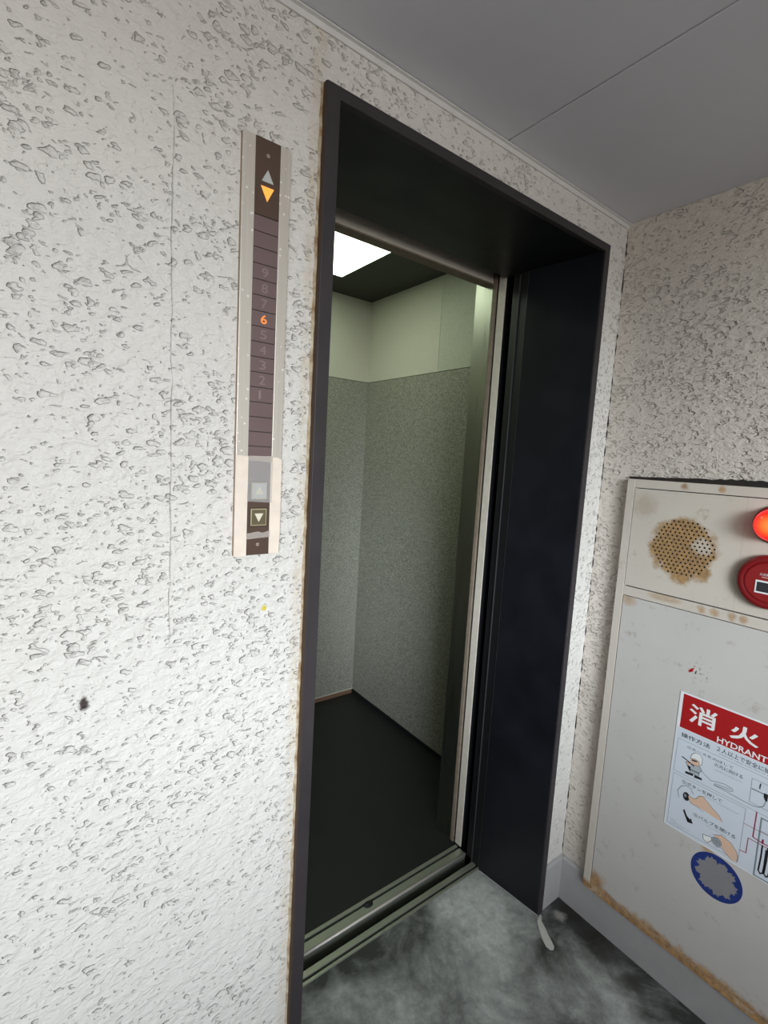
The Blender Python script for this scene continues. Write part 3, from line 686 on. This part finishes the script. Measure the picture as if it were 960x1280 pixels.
spoly('sheet_face', [(.0030, SZ0 + .003), (SW - .003, SZ0 + .003), (SW - .003, .7960), (.0030, .7960)], .6, M['s_white'])
hd = spoly('red_heading', [(.0085, .7975), (SW - .0085, .7975), (SW - .0085, .8945), (.0085, .8945)], .7, M['s_red'], label='red heading band')
stext('kanji', '消', (.0270, .8235, .0665, .0530), 1.4, M['whiteprint'], .018, hd)
stext('kanji', '火', (.1235, .8270, .0630, .0420), 1.4, M['whiteprint'], .024, hd)
stext('kanji', '栓', (.2200, .8235, .0640, .0530), 1.4, M['whiteprint'], .018, hd)
stext('caption', 'HYDRANT', (.0988, .8005, .1085, .0155), 1.4, M['whiteprint'], .018, hd)
stext('heading_text', '操作方法', (.0152, .7725, .0710, .0130), 1.4, M['s_navy'], .012)
stext('heading_text', '２人以上で安全に操作する', (.1015, .7765, .1540, .0135), 1.4, M['s_navy'], .008)
stext('small_print', 'Operate safely with two or more people', (.108, .7695, .150, .0045), 1.4, M['s_grey'])
# upper box: aim the hose
sline('panel_outline', [(.0095, .7640), (.2430, .7640), (.2430, .6685), (.0075, .6685)], .0009, 1.2, M['s_grey'], closed=True)
stext('step_text', '①ホースをのばして', (.0330, .7475, .1090, .0075), 1.4, M['s_navy'], .006)
stext('step_text', '火元に向ける', (.1005, .7335, .0640, .0105), 1.4, M['s_navy'], .006)
stext('small_print', 'Unroll hose, direct at fire', (.1030, .7230, .0610, .0035), 1.4, M['s_grey'])
ff = spoly('firefighter_body', [(.0476, .6993), (.0390, .7000), (.0340, .7075), (.0500, .7096), (.0696, .7120), (.0754, .7038), (.0700, .6960), (.0690, .6835), (.0590, .6835), (.0580, .6900), (.0570, .6835), (.0482, .6834)], 1.2, M['s_body'], label='small drawn firefighter holding a nozzle')
def circ(c, r, n=20, sx=1., sy=1.): return [(c[0] + r * sx * math.cos(2 * math.pi * i / n), c[1] + r * sy * math.sin(2 * math.pi * i / n)) for i in range(n)]
spoly('face', circ((.0575, .7190), .0120, 20, 1, .85), 1.6, M['s_skin'], ff)
spoly('helmet', [(.0440, .7235), (.0470, .7360), (.0547, .7449), (.0656, .7460), (.0727, .7370), (.0733, .7214), (.0680, .7140), (.0655, .7255), (.0560, .7270)], 1.9, M['whiteprint'], ff)
sline('helmet_outline', [(.0440, .7235), (.0470, .7360), (.0547, .7449), (.0656, .7460), (.0727, .7370), (.0733, .7214), (.0680, .7140), (.0655, .7255), (.0560, .7270)], .0010, 2.1, M['s_black'], ff, True)
spoly('goggles', [(.0480, .7225), (.0610, .7245), (.0610, .7200), (.0485, .7185)], 1.9, M['s_navy'], ff)
spoly('hand', circ((.0430, .7085), .0055), 1.8, M['s_skin'], ff)
spoly('belt', [(.0480, .6935), (.0695, .6945), (.0695, .6920), (.0480, .6912)], 1.8, M['s_navy'], ff)
sline('body_outline', [(.0476, .6993), (.0390, .7000), (.0340, .7075), (.0500, .7096), (.0696, .7120), (.0754, .7038), (.0700, .6960), (.0690, .6835)], .0009, 2.0, M['s_black'], ff)
sline('nozzle', [(.0240, .7175), (.0380, .7130), (.0560, .7060)], .0030, 2.3, M['s_black'], ff)
spoly('boot', [(.0371, .6815), (.0557, .6840), (.0565, .6770), (.0365, .6750)], 1.8, M['s_black'], ff)
spoly('boot', [(.0592, .6832), (.0765, .6835), (.0785, .6780), (.0592, .6752)], 1.8, M['s_black'], ff)
sline('drawn_hose', [(.0755, .7025), (.0859, .6956), (.0973, .6896), (.1098, .6934), (.1276, .6981), (.1457, .6966), (.1485, .6914), (.1430, .6866), (.1246, .6849), (.1064, .6822), (.1085, .6872), (.1250, .6895), (.1440, .6925)], .0011, 1.5, M['s_navy'])
sline('drawn_hose', [(.1064, .6822), (.1340, .6814), (.1729, .6786), (.1903, .6787), (.2044, .6823), (.2130, .6905), (.2159, .7017), (.2146, .7211)], .0012, 1.5, M['s_navy'])
sline('drawn_cabinet', [(.1833, .7480), (.1843, .6850), (.2390, .6850), (.2390, .7480)], .0011, 1.3, M['s_frame'], closed=True)
spoly('drawn_cabinet_door', [(.1850, .7230), (.2375, .7230), (.2375, .7200), (.1850, .7200)], 1.3, M['s_grey'])
spoly('drawn_tap', [(.2105, .7250), (.2190, .7250), (.2190, .7060), (.2150, .7060), (.2105, .7150)], 1.7, M['s_black'])
spoly('drawn_switch', [(.2000, .7440), (.2028, .7440), (.2020, .7290), (.1995, .7300)], 1.7, M['s_navy'])
# lower box: press the button, open the valve
sline('panel_outline', [(.0085, .6605), (.1798, .6623), (.1796, .5165), (.0086, .5096)], .0009, 1.2, M['s_grey'], closed=True)
stext('step_text', '②ボタンを押して', (.0318, .6435, .0970, .0105), 1.4, M['s_navy'], .006)
stext('small_print', 'Press the starting button', (.0900, .6368, .0780, .0035), 1.4, M['s_grey'])
sline('drawn_dial', [(.0293, .5982), (.0242, .6161), (.0314, .6329), (.0437, .6422), (.0558, .6393), (.0629, .6283)], .0012, 1.4, M['s_navy'])
bt = spoly('drawn_button', circ((.0470, .6115), .0100, 22, .85, 1.2), 1.5, M['s_black'])
spoly('button_glint', circ((.0445, .6130), .0042, 16, .8, 1.2), 1.8, M['s_frame'], bt)
h1 = [(.0510, .6173), (.0643, .6164), (.0711, .6197), (.0768, .6319), (.0862, .6362), (.0955, .6286), (.1151, .6145), (.1282, .6065), (.1357, .5950), (.1172, .5958), (.0947, .5993), (.0748, .5998), (.0603, .6007), (.0552, .6061)]
hh = spoly('drawn_hand', h1, 1.9, M['s_skin'], label='drawn hand pressing a button')
sline('hand_outline', h1[:9], .0009, 2.2, M['s_black'], hh); sline('hand_outline', [(.0552, .6050), (.0600, .6003), (.0748, .5998), (.0850, .5960), (.0920, .5945)], .0009, 2.2, M['s_black'], hh)
spoly('drawn_arrow', [(.0432, .5692), (.0472, .5730), (.0548, .5588), (.0628, .5537), (.0652, .5581), (.0710, .5454), (.0583, .5418), (.0604, .5486), (.0509, .5544)], 1.5, M['s_black'])
stext('step_text', '③バルブを開ける', (.0690, .5688, .0985, .0110), 1.4, M['s_navy'], .006)
stext('small_print', 'Open the valve', (.1010, .5610, .0480, .0035), 1.4, M['s_grey'])
for q in range(3): stext('small_print', ['Keep clear', 'of objects at all times', 'Inspect regularly'][q], (.0160, .5235 - .0052 * q, [.016, .050, .034][q], .0032), 1.4, M['s_grey'])
h2 = [(.1201, .5482), (.1378, .5588), (.1595, .5538), (.1742, .5383), (.1780, .5279), (.1778, .5110), (.1676, .5095), (.1562, .5160), (.1414, .5273), (.1380, .5449)]
hh2 = spoly('drawn_hand', h2, 1.5, M['s_skin'], label='drawn hand turning a valve'); sline('hand_outline', h2[:6], .0009, 1.8, M['s_navy'], hh2)
sline('hand_outline', [(.1676, .5095), (.1562, .5160), (.1414, .5255), (.1270, .5195)], .0008, 1.8, M['s_navy'], hh2)
vv = spoly('drawn_valve', [(.0967, .5340), (.1050, .5350), (.1156, .5390), (.1193, .5314), (.1098, .5177), (.0997, .5206)], 1.7, M['whiteprint']); sline('valve_outline', [(.0967, .5340), (.1050, .5350), (.1156, .5390), (.1193, .5314), (.1098, .5177), (.0997, .5206)], .0011, 2.0, M['s_black'], vv, True)
kn = spoly('drawn_knob', circ((.1295, .5345), .0112), 2.1, M['s_body'])
for rr in (.0112, .0078, .0042): sline('knob_ring', circ((.1295, .5345), rr), .0010, 2.4, M['s_black'], kn, True)
spoly('knob_dot', circ((.1295, .5345), .0016, 10), 2.4, M['s_black'], kn)
# pipes and rack diagram
sline('leader_line', [(.2023, .6693), (.2019, .6006), (.2180, .5979), (.2420, .5985)], .0026, 1.6, M['s_crimson'])
sline('leader_line', [(.1800, .6227), (.2600, .6245)], .0012, 1.9, M['s_crimson'])
sline('leader_line', [(.1793, .5486), (.1930, .5500), (.1932, .5912), (.2600, .5925)], .0018, 1.9, M['s_crimson'])
sline('drawn_rack', [(.2131, .6592), (.2145, .5060), (.2980, .5080), (.2980, .6592)], .0036, 1.3, M['s_frame'], closed=True)
sline('drawn_rack', [(.2145, .6260), (.2980, .6260)], .0014, 1.3, M['s_frame'])
spoly('drawn_valve_stem', [(.2205, .6080), (.2240, .6080), (.2245, .5960), (.2195, .5960)], 2.1, M['s_crimson'])
for q in range(4):
    u = .0100 * q * 1.15
    sline('folded_hose', [(.2228 + u, .5930), (.2232 + u, .5600), (.2224 + u, .5380), (.2218 + u, .5240), (.2262 + u, .5185), (.2310 + u, .5225), (.2319 + u, .5420), (.2316 + u, .5860)], .0034, 2.0, M['s_black'])
